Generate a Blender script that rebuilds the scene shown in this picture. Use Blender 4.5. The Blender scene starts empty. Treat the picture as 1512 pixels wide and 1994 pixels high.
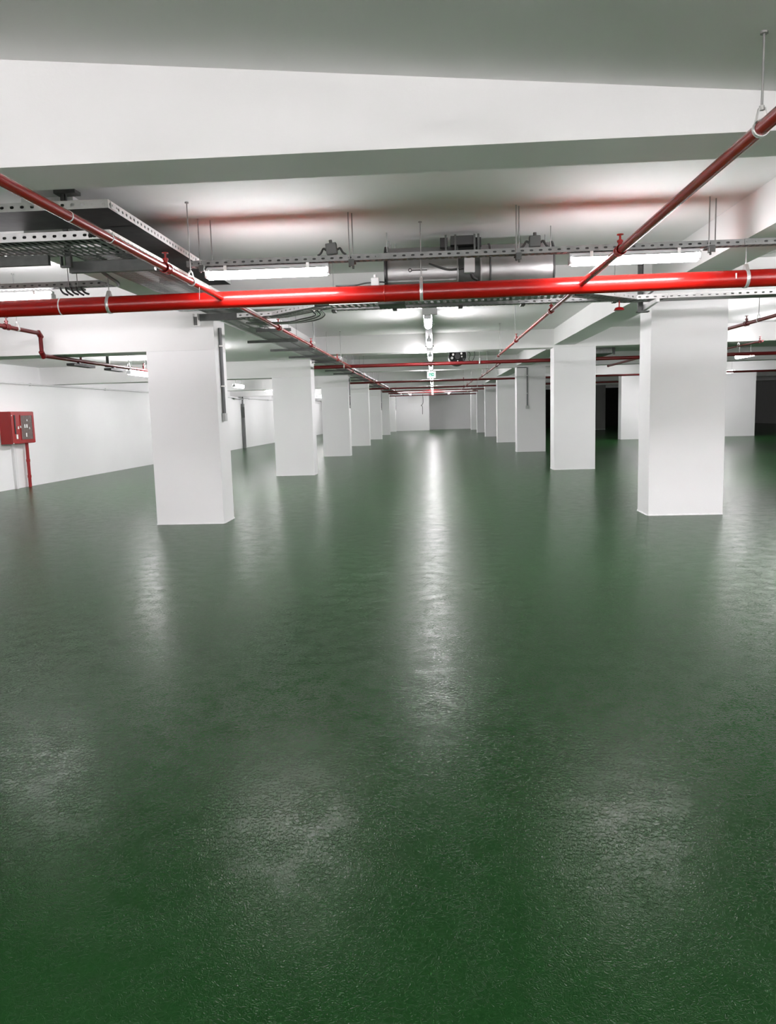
import bpy, bmesh, math, random
from mathutils import Vector, Matrix
random.seed(7)
SC = bpy.context.scene
COL = SC.collection

# ------------------------------------------------------------------ camera, world, exposure
FPX, W, H = 1503.0, 1512.0, 1994.0
YAW, PITCH, ROLL = 0.062177, 0.127940, -0.027153
EYE = Vector((0.0, 0.0, 1.5))
def axes():
    cy, sy, cp, sp = math.cos(YAW), math.sin(YAW), math.cos(PITCH), math.sin(PITCH)
    F = Vector((-sy * cp, cy * cp, -sp)); R = Vector((cy, sy, 0)); U = R.cross(F)
    c, s = math.cos(ROLL), math.sin(ROLL)
    return c * R + s * U, -s * R + c * U, F
_r, _u, _f = axes()
cam_d = bpy.data.cameras.new('camera')
cam_d.sensor_fit = 'VERTICAL'; cam_d.sensor_height = 36.0; cam_d.sensor_width = 36.0
cam_d.lens = 36.0 * FPX / H
cam_d.clip_start = 0.05; cam_d.clip_end = 300
cam = bpy.data.objects.new('camera', cam_d); COL.objects.link(cam)
M = Matrix((( _r.x, _u.x, -_f.x, EYE.x), (_r.y, _u.y, -_f.y, EYE.y), (_r.z, _u.z, -_f.z, EYE.z), (0, 0, 0, 1)))
cam.matrix_world = M
SC.camera = cam

world = bpy.data.worlds.new('world'); SC.world = world; world.use_nodes = True
world.node_tree.nodes['Background'].inputs[0].default_value = (0.6, 0.65, 0.7, 1)
world.node_tree.nodes['Background'].inputs[1].default_value = 0.02
SC.view_settings.view_transform = 'Standard'; SC.view_settings.look = 'None'
SC.view_settings.gamma = 1; SC.view_settings.use_curve_mapping = False
SC.view_settings.exposure = 1.17
LAMP = 30.0            # radiance of the tube lamps' diffusers

# ------------------------------------------------------------------ materials
def srgb(*c):
    return tuple(((v / 255) / 12.92 if v / 255 <= .04045 else ((v / 255 + .055) / 1.055) ** 2.4) for v in c) + (1,)
def mat(name, col, rough=.5, metal=0, bump=0, bscale=40, var=0, vscale=3, spec=None, coat=0):
    m = bpy.data.materials.new(name); m.use_nodes = True
    nt = m.node_tree; b = nt.nodes['Principled BSDF']
    b.inputs['Roughness'].default_value = rough; b.inputs['Metallic'].default_value = metal
    b.inputs['Base Color'].default_value = col
    if spec is not None: b.inputs['Specular IOR Level'].default_value = spec
    if coat: b.inputs['Coat Weight'].default_value = coat; b.inputs['Coat Roughness'].default_value = .15
    tc = nt.nodes.new('ShaderNodeNewGeometry')
    if var:
        n = nt.nodes.new('ShaderNodeTexNoise'); n.inputs['Scale'].default_value = vscale; n.inputs['Detail'].default_value = 5
        nt.links.new(tc.outputs['Position'], n.inputs['Vector'])
        mr = nt.nodes.new('ShaderNodeMapRange'); mr.inputs[3].default_value = 1 - var; mr.inputs[4].default_value = 1 + var
        mr.inputs[1].default_value = .3; mr.inputs[2].default_value = .7
        nt.links.new(n.outputs['Fac'], mr.inputs[0])
        mx = nt.nodes.new('ShaderNodeVectorMath'); mx.operation = 'SCALE'; mx.inputs[0].default_value = col[:3]
        nt.links.new(mr.outputs[0], mx.inputs['Scale']); nt.links.new(mx.outputs[0], b.inputs['Base Color'])
    if bump:
        n2 = nt.nodes.new('ShaderNodeTexNoise'); n2.inputs['Scale'].default_value = bscale; n2.inputs['Detail'].default_value = 3
        nt.links.new(tc.outputs['Position'], n2.inputs['Vector'])
        bp = nt.nodes.new('ShaderNodeBump'); bp.inputs['Strength'].default_value = bump; bp.inputs['Distance'].default_value = .01
        nt.links.new(n2.outputs['Fac'], bp.inputs['Height']); nt.links.new(bp.outputs[0], b.inputs['Normal'])
    return m
M_WALL = mat('white_wall_paint', (.87, .87, .87, 1), .7, bump=.08, bscale=60, var=.012, vscale=1.2)
M_CEIL = mat('white_ceiling_paint', (.85, .85, .84, 1), .8, bump=.06, bscale=50, var=.015, vscale=.8)
M_BOUNCE = mat('pale_bounce_floor', (.7, .7, .68, 1), .75, bump=.1, bscale=30, var=.06, vscale=2)  # for the unseen floor only, kept pale to reflect neutral light
M_DARKW = mat('unlit_hall_dark', (.02, .02, .018, 1), .9, bump=.05, bscale=40, var=.1, spec=0.0)  # the hall's darkness is put into this wall colour
M_GREYW = mat('unlit_hall_grey', (.25, .25, .24, 1), .8, var=.05)  # shade of the unlit hall put into the far column's colour
M_RED = mat('red_pipe_gloss_paint', (.33, .006, .004, 1), .27, bump=.03, bscale=30, var=.10, vscale=6, coat=.1)
M_DRED = mat('dark_red_pipe_paint', (.13, .006, .007, 1), .35, var=.12, vscale=4)
M_CAB = mat('red_cabinet_enamel', (.30, .005, .005, 1), .35, var=.04, vscale=5)
M_GALV = mat('galvanised_steel', (.22, .225, .22, 1), .42, metal=.5, bump=.04, bscale=80, var=.14, vscale=14)
M_GALVL = mat('bright_galvanised_rail', (.66, .66, .65, 1), .45, metal=.3, var=.08, vscale=20)
M_GALVD = mat('dull_galvanised_strut', (.085, .09, .085, 1), .5, metal=.3, var=.15, vscale=14)
M_ROD = mat('threaded_rod_zinc', (.36, .36, .35, 1), .45, metal=.6, bump=.3, bscale=400)
M_CLAMP = mat('zinc_clamp', (.70, .70, .68, 1), .35, metal=.6, var=.06, vscale=30)
M_TDARK = mat('dusty_shaded_tray_steel', (.045, .047, .045, 1), .6, var=.3, vscale=8)  # dusty steel, with the shadow under the upper tray in its colour
M_BLACK = mat('black_rubber', (.012, .012, .012, 1), .5, var=.2)
M_CABLE = mat('dark_cable', (.035, .036, .035, 1), .5, var=.2)
M_BOX = mat('grey_plastic_box', (.10, .105, .10, 1), .5, var=.05)
M_LBOX = mat('light_grey_plastic_box', (.50, .51, .50, 1), .5, var=.04)
M_COND = mat('grey_conduit', (.16, .165, .165, 1), .45, metal=.3, var=.08)
M_WPIPE = mat('white_painted_pipe', (.78, .78, .78, 1), .5, var=.02)
M_TAG = mat('white_tag', (.8, .8, .78, 1), .6, var=.03)
M_GREEN = mat('green_sign_plate', (.0, .30, .17, 1), .4, var=.03)
M_HOUS = mat('lamp_housing_grey', (.55, .56, .56, 1), .5, var=.03)

def mat_glass():
    m = bpy.data.materials.new('smoked_window_acrylic'); m.use_nodes = True
    b = m.node_tree.nodes['Principled BSDF']
    b.inputs['Base Color'].default_value = (.16, .11, .10, 1); b.inputs['Roughness'].default_value = .15
    b.inputs['Transmission Weight'].default_value = .25
    n = m.node_tree.nodes.new('ShaderNodeTexNoise'); n.inputs['Scale'].default_value = 9
    r = m.node_tree.nodes.new('ShaderNodeValToRGB'); r.color_ramp.elements[0].color = (.10, .075, .07, 1); r.color_ramp.elements[1].color = (.26, .20, .18, 1)
    m.node_tree.links.new(n.outputs['Fac'], r.inputs[0]); m.node_tree.links.new(r.outputs[0], b.inputs['Base Color'])
    return m
M_GLASS = mat_glass()

def mat_lamp(name, s):
    m = bpy.data.materials.new(name); m.use_nodes = True
    b = m.node_tree.nodes['Principled BSDF']; b.inputs['Base Color'].default_value = (.9, .9, .9, 1)
    b.inputs['Emission Color'].default_value = (1, .955, .99, 1); b.inputs['Emission Strength'].default_value = s
    return m
M_LAMP = mat_lamp('lit_lamp_diffuser', LAMP * 1.5)
M_LAMP_HALL = mat_lamp('lit_lamp_diffuser_hall', LAMP * 1.6)
M_LAMP_BACK = mat_lamp('added_lamp_diffuser_back', LAMP * .95)
M_LAMP_LEFT = mat_lamp('lit_lamp_diffuser_left', LAMP * 1.25)
M_LAMP_END = mat_lamp('lit_lamp_diffuser_end', LAMP * .85)
M_SIGNLIT = mat_lamp('lit_sign_face', 1.0)

def mat_floor():
    m = bpy.data.materials.new('green_epoxy_floor'); m.use_nodes = True
    nt = m.node_tree; b = nt.nodes['Principled BSDF']; L = nt.links.new
    g = nt.nodes.new('ShaderNodeNewGeometry')
    def noise(s, d=2, dist=0):
        n = nt.nodes.new('ShaderNodeTexNoise'); n.inputs['Scale'].default_value = s; n.inputs['Detail'].default_value = d
        n.inputs['Distortion'].default_value = dist; L(g.outputs['Position'], n.inputs['Vector']); return n
    big = noise(.6, 4); r = nt.nodes.new('ShaderNodeValToRGB')
    r.color_ramp.elements[0].position = .3; r.color_ramp.elements[0].color = (.0115, .058, .0125, 1)
    r.color_ramp.elements[1].position = .75; r.color_ramp.elements[1].color = (.0145, .067, .016, 1)
    L(big.outputs['Fac'], r.inputs[0]); L(r.outputs[0], b.inputs['Base Color'])
    # wormy wrinkles of the trowelled resin: ridges where a smooth noise crosses its middle value
    a = noise(58, 1, .8)
    s1 = nt.nodes.new('ShaderNodeMath'); s1.operation = 'MULTIPLY'; s1.inputs[1].default_value = 27
    L(a.outputs['Fac'], s1.inputs[0])
    s2 = nt.nodes.new('ShaderNodeMath'); s2.operation = 'SINE'; L(s1.outputs[0], s2.inputs[0])
    msk = noise(7, 2)
    mm = nt.nodes.new('ShaderNodeMapRange'); mm.inputs[1].default_value = .35; mm.inputs[2].default_value = .65; mm.inputs[3].default_value = .35; mm.inputs[4].default_value = 1
    L(msk.outputs['Fac'], mm.inputs[0])
    mu = nt.nodes.new('ShaderNodeMath'); mu.operation = 'MULTIPLY'; L(s2.outputs[0], mu.inputs[0]); L(mm.outputs[0], mu.inputs[1])
    bp = nt.nodes.new('ShaderNodeBump'); bp.inputs['Strength'].default_value = .55; bp.inputs['Distance'].default_value = .0006
    L(mu.outputs[0], bp.inputs['Height'])
    und = noise(1.3, 3)
    bp2 = nt.nodes.new('ShaderNodeBump'); bp2.inputs['Strength'].default_value = .03; bp2.inputs['Distance'].default_value = .01
    L(und.outputs['Fac'], bp2.inputs['Height']); L(bp.outputs[0], bp2.inputs['Normal']); L(bp2.outputs[0], b.inputs['Normal'])
    b.inputs['Roughness'].default_value = .205
    b.inputs['Specular IOR Level'].default_value = .062
    return m
M_FLOOR = mat_floor()

# ------------------------------------------------------------------ mesh helpers
class MB:
    """collects shapes in world coordinates; build() links them as one mesh object"""
    def __init__(s): s.v = []; s.f = []; s.sm = []
    def add(s, vs, fs, smooth=False):
        o = len(s.v); s.v += [tuple(v) for v in vs]; s.f += [tuple(i + o for i in f) for f in fs]; s.sm += [smooth] * len(fs); return s
    def box(s, x0, y0, z0, x1, y1, z1):
        vs = [(x, y, z) for z in (z0, z1) for x, y in ((x0, y0), (x1, y0), (x1, y1), (x0, y1))]
        return s.add(vs, [(3, 2, 1, 0), (4, 5, 6, 7), (0, 1, 5, 4), (1, 2, 6, 5), (2, 3, 7, 6), (3, 0, 4, 7)])
    def cbox(s, c, d, ux=(1, 0, 0), uy=(0, 1, 0), uz=(0, 0, 1)):
        c = Vector(c); ux, uy, uz = Vector(ux).normalized(), Vector(uy).normalized(), Vector(uz).normalized()
        vs = [c + ux * (sx * d[0] / 2) + uy * (sy * d[1] / 2) + uz * (sz * d[2] / 2) for sz in (-1, 1) for sx, sy in ((-1, -1), (1, -1), (1, 1), (-1, 1))]
        return s.add(vs, [(3, 2, 1, 0), (4, 5, 6, 7), (0, 1, 5, 4), (1, 2, 6, 5), (2, 3, 7, 6), (3, 0, 4, 7)])
    def tube(s, pts, r, n=12, caps=True, smooth=True):
        pts = [Vector(p) for p in pts]; rs = r if isinstance(r, (list, tuple)) else [r] * len(pts)
        vs = []; prev = None
        for i, p in enumerate(pts):
            d = (pts[min(i + 1, len(pts) - 1)] - pts[max(i - 1, 0)])
            if d.length < 1e-9: d = pts[-1] - pts[0]
            d.normalize()
            if prev is None: a = d.orthogonal().normalized()
            else: a = (prev - d * prev.dot(d)); a = a.normalized() if a.length > 1e-6 else d.orthogonal().normalized()
            prev = a; b = d.cross(a)
            for k in range(n):
                t = 2 * math.pi * k / n; vs.append(p + (a * math.cos(t) + b * math.sin(t)) * rs[i])
        fs = [(i * n + k, i * n + (k + 1) % n, (i + 1) * n + (k + 1) % n, (i + 1) * n + k) for i in range(len(pts) - 1) for k in range(n)]
        s.add(vs, fs, smooth)
        if caps:
            s.add(vs[:n], [tuple(range(n - 1, -1, -1))]); s.add(vs[-n:], [tuple(range(n))])
        return s
    def ring(s, c, axis, r0, r1, w, n=24):
        c = Vector(c); ax = Vector(axis).normalized(); a = ax.orthogonal().normalized(); b = ax.cross(a); vs = []
        for k in range(n):
            t = 2 * math.pi * k / n; d = a * math.cos(t) + b * math.sin(t)
            vs += [c + d * r0 - ax * w / 2, c + d * r1 - ax * w / 2, c + d * r1 + ax * w / 2, c + d * r0 + ax * w / 2]
        fs = []
        for k in range(n):
            k2 = (k + 1) % n
            for j in range(4): fs.append((4 * k + j, 4 * k2 + j, 4 * k2 + (j + 1) % 4, 4 * k + (j + 1) % 4))
        return s.add(vs, fs, True)
    def prism(s, poly, z0, z1):
        n = len(poly); vs = [(x, y, z0) for x, y in poly] + [(x, y, z1) for x, y in poly]
        return s.add(vs, [tuple(range(n - 1, -1, -1)), tuple(range(n, 2 * n))] + [(i, (i + 1) % n, n + (i + 1) % n, n + i) for i in range(n)])
    def perf(s, o, u, v, lu, lv, nu, nv, fu=.45, fv=.4, stagger=False):
        """sheet o + a*u + b*v with nu x nv slots"""
        o, u, v = Vector(o), Vector(u).normalized(), Vector(v).normalized(); cu, cv = lu / nu, lv / nv
        for i in range(nu):
            for j in range(nv):
                x0, y0 = i * cu, j * cv; cx, cy = x0 + cu / 2, y0 + cv / 2; hu, hv = cu * fu / 2, cv * fv / 2
                out = [(x0, y0), (cx, y0), (x0 + cu, y0), (x0 + cu, cy), (x0 + cu, y0 + cv), (cx, y0 + cv), (x0, y0 + cv), (x0, cy)]
                inn = [(cx - hu * .75, cy - hv * .8), (cx, cy - hv), (cx + hu * .75, cy - hv * .8), (cx + hu, cy), (cx + hu * .75, cy + hv * .8), (cx, cy + hv), (cx - hu * .75, cy + hv * .8), (cx - hu, cy)]
                vs = [o + u * a + v * b for a, b in out + inn]
                s.add(vs, [(k, (k + 1) % 8, 8 + (k + 1) % 8, 8 + k) for k in range(8)])
        return s
    def sheet(s, o, u, v, lu, lv):
        o, u, v = Vector(o), Vector(u).normalized(), Vector(v).normalized()
        return s.add([o, o + u * lu, o + u * lu + v * lv, o + v * lv], [(0, 1, 2, 3)])
    def build(s, name, m, parent=None, thick=0, bevel=0, recalc=False):
        org = parent_loc(parent) if parent else Vector((0, 0, 0))
        me = bpy.data.meshes.new(name)
        if parent is None:   # origin at the base centre of the thing
            xs = [v[0] for v in s.v]; ys = [v[1] for v in s.v]; zs = [v[2] for v in s.v]
            org = Vector(((min(xs) + max(xs)) / 2, (min(ys) + max(ys)) / 2, min(zs)))
        me.from_pydata([tuple(Vector(v) - org) for v in s.v], [], s.f); me.polygons.foreach_set('use_smooth', s.sm)
        me.materials.append(m)
        if recalc:
            bm = bmesh.new(); bm.from_mesh(me); bmesh.ops.remove_doubles(bm, verts=bm.verts, dist=1e-5)
            bmesh.ops.recalc_face_normals(bm, faces=bm.faces); bm.to_mesh(me); bm.free()
        o = bpy.data.objects.new(name, me); COL.objects.link(o)
        if parent: o.parent = parent
        else: o.location = org
        if thick:
            md = o.modifiers.new('sheet', 'SOLIDIFY'); md.thickness = thick; md.offset = 0
        if bevel:
            md = o.modifiers.new('bevel', 'BEVEL'); md.width = bevel; md.segments = 2; md.limit_method = 'ANGLE'
        return o
def parent_loc(o):
    v = Vector((0, 0, 0))
    while o: v += o.location; o = o.parent
    return v
def tag(o, label=None, cat=None, group=None, kind=None):
    if label: o['label'] = label
    if cat: o['category'] = cat
    if group: o['group'] = group
    if kind: o['kind'] = kind
    return o
def thing(name, loc, label, cat, group=None, kind=None):
    o = bpy.data.objects.new(name, None); COL.objects.link(o); o.location = loc; o.empty_display_size = .1
    return tag(o, label, cat, group, kind)
def copy_tree(o, parent=None):
    c = o.copy(); COL.objects.link(c); c.parent = parent
    for ch in list(o.children): copy_tree(ch, c)
    return c
def struct(mb, name, m, label, cat='wall', **k): return tag(mb.build(name, m, **k), label, cat, None, 'structure')

# ------------------------------------------------------------------ structure
Y0, S, DEP = 10.69, 8.41, .56
LL, LR, RL, RR = -3.97, -3.0, 2.91, 3.91
ZC, ZB = 3.38, 2.95               # ceiling, beam undersides
ZCL, ZBL = 2.85, 2.43             # the lower ceiling and its beams on the left
XMAX, YMIN, YEND = 24.0, -11.0, 62.9
WX = lambda y: -9.6 + (y - 16.4) * .0225
struct(MB().box(-11, -1.2, -.3, XMAX + .3, 65.5, 0), 'floor', M_FLOOR, 'glossy green resin floor with a finely wrinkled surface', 'floor')
struct(MB().box(-11, YMIN - .3, -.3, XMAX + .3, -1.2, 0), 'floor', M_BOUNCE, 'unseen floor behind the camera, made pale to bounce light', 'floor')  # pale surface added to bounce light onto the near beam and slab
struct(MB().box(-11, 4.7, ZC, XMAX + .3, 65.5, ZC + .25), 'ceiling', M_CEIL, 'white painted ceiling slab between the beams', 'ceiling')
def near_z(x, y):   # underside of the slightly tilted slab nearest the camera
    return 3.316 - .089 * max(-3.2, min(2.8, x)) + .09 * (min(4.5, max(0, y)) - 4.5)
_xs = [-10.6, -3.2, 2.8, XMAX]; _ys = [YMIN, 0, 4.5]
_vs = [(x, y, near_z(x, y)) for y in _ys for x in _xs] + [(x, y, 3.9) for y in _ys for x in _xs]
_fs = [(j * 4 + i, j * 4 + i + 4, j * 4 + i + 5, j * 4 + i + 1) for j in range(2) for i in range(3)] + [(12 + j * 4 + i, 12 + j * 4 + i + 1, 12 + j * 4 + i + 5, 12 + j * 4 + i + 4) for j in range(2) for i in range(3)]
_fs += [(i, i + 1, i + 13, i + 12) for i in range(3)] + [(8 + i, 20 + i, 21 + i, 9 + i) for i in range(3)] + [(0, 12, 16, 4), (4, 16, 20, 8), (3, 7, 19, 15), (7, 11, 23, 19)]
struct(MB().add(_vs, _fs), 'ceiling', M_CEIL, 'slightly tilted grey ceiling slab overhead, nearest the camera', 'ceiling')
e = lambda x: 4.45
struct(MB().prism([(-10.6, Y0 + DEP), (LR, Y0 + DEP), (LR, YEND), (-10.6, YEND)], ZCL, ZC - .001), 'ceiling', M_CEIL, 'lower ceiling over the left lane behind the first row of columns', 'ceiling')
struct(MB().prism([(WX(YMIN) - .5, YMIN), (WX(YMIN), YMIN), (WX(YEND), YEND), (WX(YEND) - .5, YEND)], 0, ZBL), 'wall_left', M_WALL, 'long white left wall running to the far end, with a ledge near its top')
struct(MB().prism([(WX(YMIN) - .7, YMIN), (WX(YMIN) - .32, YMIN), (WX(4.4) - .32, 4.4), (WX(4.4) - .7, 4.4)], ZBL, 3.8), 'wall_left', M_WALL, 'recessed upper strip of the left wall beside the camera')
struct(MB().prism([(WX(4.5) - .7, 4.5), (WX(4.5) - .32, 4.5), (WX(YEND) - .32, YEND), (WX(YEND) - .7, YEND)], ZBL, ZC - .002), 'wall_left', M_WALL, 'recessed upper strip of the left wall above its ledge')
struct(MB().box(-11, YMIN - .3, 0, XMAX, YMIN, 3.6), 'wall_back', M_WALL, 'white wall behind the camera')
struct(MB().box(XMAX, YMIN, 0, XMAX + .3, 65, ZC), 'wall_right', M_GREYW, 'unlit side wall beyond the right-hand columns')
struct(MB().box(-9.4, YEND, 0, -.36, YEND + .3, ZC), 'wall_far', M_WALL, 'bright white left half of the far end wall')
struct(MB().box(-.66, YEND + 2.0, 0, 4.4, YEND + 2.3, ZC), 'wall_far', M_WALL, 'greyer recessed right half of the far end wall')
struct(MB().box(4.4, 61.5, 0, XMAX, 61.8, ZC), 'wall_far', M_DARKW, 'far wall of the unlit hall on the right, darkness painted in')
struct(MB().box(-.66, YEND + .3, 0, -.36, YEND + 2.0, ZC), 'wall_far', M_WALL, 'short return between the two halves of the far end wall')
struct(MB().box(4.1, 61.8, 0, 4.4, YEND + 2.0, ZC), 'wall_far', M_WALL, 'short return at the right end of the far wall')

def beam(x0, y0, z0, x1, y1, z1, label): return struct(MB().box(x0, y0, z0, x1, y1, z1), 'beam', M_CEIL, label, 'beam')
ORD = ['first', 'second', 'third', 'fourth', 'fifth', 'sixth', 'seventh']
beam(-10.5, 4.5, ZB, XMAX, 4.95, 3.9, 'wide white cross beam overhead, nearest the camera')
for k in range(7):
    y = Y0 + k * S; yb = y + DEP
    beam(LR, y, ZB, XMAX, yb, ZC, 'white cross beam over the aisle at the %s row of columns' % ORD[k])
    beam(-10.6 if k == 0 else WX(y) - .32, y, ZBL, LR, yb, ZC - .002, 'deeper white cross beam over the left lane at the %s row of columns' % ORD[k])
ys = [4.95] + [Y0 + k * S for k in range(7)]
for k in range(7):
    beam(RL, ys[k] + (DEP if k else 0), 3.0, RL + .5, ys[k + 1], ZC - .001, 'white lengthwise beam along the right-hand columns, %s bay from the camera' % ORD[k])
beam(LR - .45, 6.62, ZB, LR, Y0, ZC - .001, 'white lengthwise beam left of the aisle before the first left column')

def column(x0, y, x1, z, label, m=M_WALL):
    o = MB().box(x0, y, 0, x1, y + DEP, z).build('column', m, bevel=.006)
    tag(o, label, 'column', None, 'structure')
    # ragged lip of filler where paint meets the resin floor
    mb = MB()
    def lip(ax, ay, bx, by, nx, ny):
        n = 26; top = []; bot = []
        for i in range(n + 1):
            t = i / n; px, py = ax + (bx - ax) * t, ay + (by - ay) * t; h = .012 + .014 * random.random()
            top.append((px + nx * .003, py + ny * .003, h)); bot.append((px + nx * (.006 + .008 * random.random()), py + ny * (.006 + .008 * random.random()), .001))
        mb.add(top + bot, [(i, i + 1, n + 2 + i, n + 1 + i) for i in range(n)])
    lip(x0, y, x1, y, 0, -1)
    if x1 < 0: lip(x1, y, x1, y + DEP, 1, 0)
    else: lip(x0, y + DEP, x0, y, -1, 0)
    mb.build('base_lip', M_WALL, o)
    return o
for k in range(7):
    column(LL, Y0 + k * S, LR, ZBL, 'white rectangular column, %s from the camera in the row left of the aisle' % ORD[k])
    column(RL, Y0 + k * S, RR, ZB, 'white rectangular column, %s from the camera in the row right of the aisle' % ORD[k])
column(8.5, Y0 + 3 * S, 9.75, ZB, 'brightly lit white column seen in the gap between the two nearest right-hand columns')
column(13.35, Y0 + 3 * S + .6, 14.68, ZB, 'white column at the right picture edge behind the nearest right-hand column')
column(10.4, Y0 + 5 * S, 11.45, ZB, 'column far back in the unlit right-hand hall, shade painted in as grey', M_GREYW)

# ------------------------------------------------------------------ tube lamps
def trough(arc):
    n = 12; vs = []; L2 = .575; a0 = (1 - arc) / 2
    for x in (-L2, L2):
        for i in range(n + 1):
            t = math.pi * (a0 + arc * i / n); vs.append((x, .058 * math.cos(t), -.036 - .062 * math.sin(t)))
    fs = [(i, i + 1, n + 2 + i, n + 1 + i) for i in range(n)] + [tuple(range(n, -1, -1)), tuple(range(n + 1, 2 * n + 2))] + [(0, n + 1, 2 * n + 1, n)]
    return MB().add(vs, fs)
def make_lamp(label, cat='lamp', group=None):
    r = thing('tube_lamp', (0, 0, 0), label, cat, group)
    MB().cbox((0, 0, .004), (1.20, .052, .03)).build('housing', M_HOUS, r, bevel=.006)
    # diffuser: rounded trough
    df_ = trough(1.1).build('diffuser', M_LAMP, r, recalc=True)
    df_.data.materials.append(M_HOUS)      # opaque backing plate on top of the diffuser
    for p_ in df_.data.polygons:
        if p_.normal.z > .98: p_.material_index = 1
    for sx in (-1, 1):
        MB().cbox((sx * .59, 0, -.045), (.028, .10, .075)).build('end_cap', M_HOUS, r, bevel=.006)
    for sx in (-.4, .4):
        c = MB().cbox((sx, 0, .018), (.03, .11, .012)); c.cbox((sx, .052, -.008), (.03, .004, .05)); c.cbox((sx, -.052, -.008), (.03, .004, .05))
        c.build('clip', M_CLAMP, r)
    return r
lamp0 = None
HALL = {}
def lamp(x, y, z, along, label, group=None, rods=None, m=None):
    """along 'x' or 'y'; rods = ceiling height to hang from"""
    global lamp0
    if lamp0 is None: lamp0 = make_lamp(label); o = lamp0
    else: o = copy_tree(lamp0)
    o.location = (x, y, z); o.rotation_euler = (0, 0, 0 if along == 'x' else math.pi / 2)
    o['label'] = label
    if group: o['group'] = group
    if m:
        d = next(c for c in o.children if c.name.startswith('diffuser'))
        if m.name not in HALL:
            tmp = trough(1.65).build('diffuser', m, None, recalc=True); HALL[m.name] = tmp.data
            for v in tmp.data.vertices: v.co += tmp.location
            bpy.data.objects.remove(tmp)
        d.data = HALL[m.name]
    if rods:
        for sx in (-.4, .4):
            m = MB(); m.tube([(sx, 0, .02), (sx, 0, rods - z)], .004, 6)
            ro = m.build('hanger_rod', M_ROD); ro.location = (0, 0, 0)
            me = ro.data; cz = min(v.co.z for v in me.vertices)
            for v in me.vertices: v.co.x += sx; v.co.z += .02 - cz
            ro.parent = o
    return o
lamp(-1.575, 7.6, 2.918, 'x', 'lit tube lamp under the perforated rail, left of the silver duct', 'lamps on the front cross rail')
lamp(1.90, 7.6, 2.918, 'x', 'lit tube lamp right of the silver duct, crossed by a red pipe', 'lamps on the front cross rail')
lamp(-4.86, 8.72, 2.94, 'x', 'lit tube lamp at the left picture edge above the thick red pipe', m=M_LAMP_END)
lamp(5.45, 7.6, 2.918, 'x', 'lit tube lamp farther right on the perforated rail, outside the picture', m=M_LAMP_HALL)
CY = [11.7, 15.3, 19.35, 23.6, 28.2, 32.4, 36.6, 41.0, 45.3, 49.6, 54.0, 58.3]
CN = ['nearest', 'second', 'third', 'fourth', 'fifth', 'sixth', 'seventh', 'eighth', 'ninth', 'tenth', 'eleventh', 'farthest']
for n_, y in zip(CN, CY):
    lamp(-.06, y, 2.87, 'y', 'lit tube lamp hanging over the middle of the aisle, %s from the camera' % n_, 'lamps over the aisle', m=M_LAMP_HALL)
LYS = [17.0, 21.4, 25.8, 30.4, 34.9, 39.3, 43.8, 48.2, 52.7, 57.1]
for i, y in enumerate(LYS):
    lamp(-6.5, y, 2.55, 'y', 'lit tube lamp over the left parking lane beyond the columns, %s from the camera' % (['nearest'] + CN[1:9] + ['farthest'])[i], 'lamps over the left lane', rods=ZCL, m=M_LAMP_LEFT)
for x in (-1.8, 1.2): lamp(x, 60.9, 2.9, 'y', 'added fill lamp close to the far end wall, %s of two' % {-1.8: 'left', 1.2: 'right'}[x], 'added lamps by the end wall', rods=ZC, m=M_LAMP_END)  # both added to brighten the end wall
lamp(8.75, 22.6, 2.86, 'y', 'lit tube lamp showing just past the edge of the nearest right-hand column', None, rods=ZC, m=M_LAMP_HALL)
lamp(7.9, 17.7, 2.9, 'y', 'lit tube lamp at the right picture edge under the ceiling', None, rods=ZC, m=M_LAMP_HALL)
lamp(-4.85, 14.6, 2.57, 'y', 'added fill lamp over the left lane hidden behind the nearest left column', None, rods=ZCL, m=M_LAMP_HALL)  # put in unseen to lift the left lane ceiling
lamp(4.9, 5.7, 2.9, 'x', 'added fill lamp ahead of the right lane, outside the picture', None, rods=ZC, m=M_LAMP_HALL)  # extra source off to the side, brightens the first right column
lamp(9.3, 33.9, 2.86, 'y', 'added fill lamp close before the bright far column, hidden by the nearest right-hand column', None, rods=ZC, m=M_LAMP_HALL)  # second unseen lamp, boosts the far column's brightness
lamp(12.5, 34.0, 2.86, 'y', 'added fill lamp beside the column at the right edge, hidden by the nearest right-hand column', None, rods=ZC, m=M_LAMP_HALL)  # added out of sight to brighten the column at the right edge
lamp(5.3, 15.6, 2.86, 'y', 'added fill lamp hidden straight behind the nearest right-hand column', None, rods=ZC, m=M_LAMP_HALL)  # unseen source added for the underside of the right lengthwise beam
lamp(8.9, 31.0, 2.86, 'y', 'lit tube lamp in the right lane hidden behind the nearest right-hand column', None, rods=ZC, m=M_LAMP_HALL)
i = 0
for y in (-2.8, -4.6, -6.4, -8.2, -10.0):
    for x in (-7.2, -3.6, .4, 4.6, 8.5):
        lamp(x, y, 1.95, 'x', 'added unseen tube lamp hanging from the lowered slab behind the camera', 'added lamps behind the camera', rods=near_z(x, y), m=M_LAMP_BACK)  # extra lamps, hung low to light the near beam, slab and columns

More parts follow.
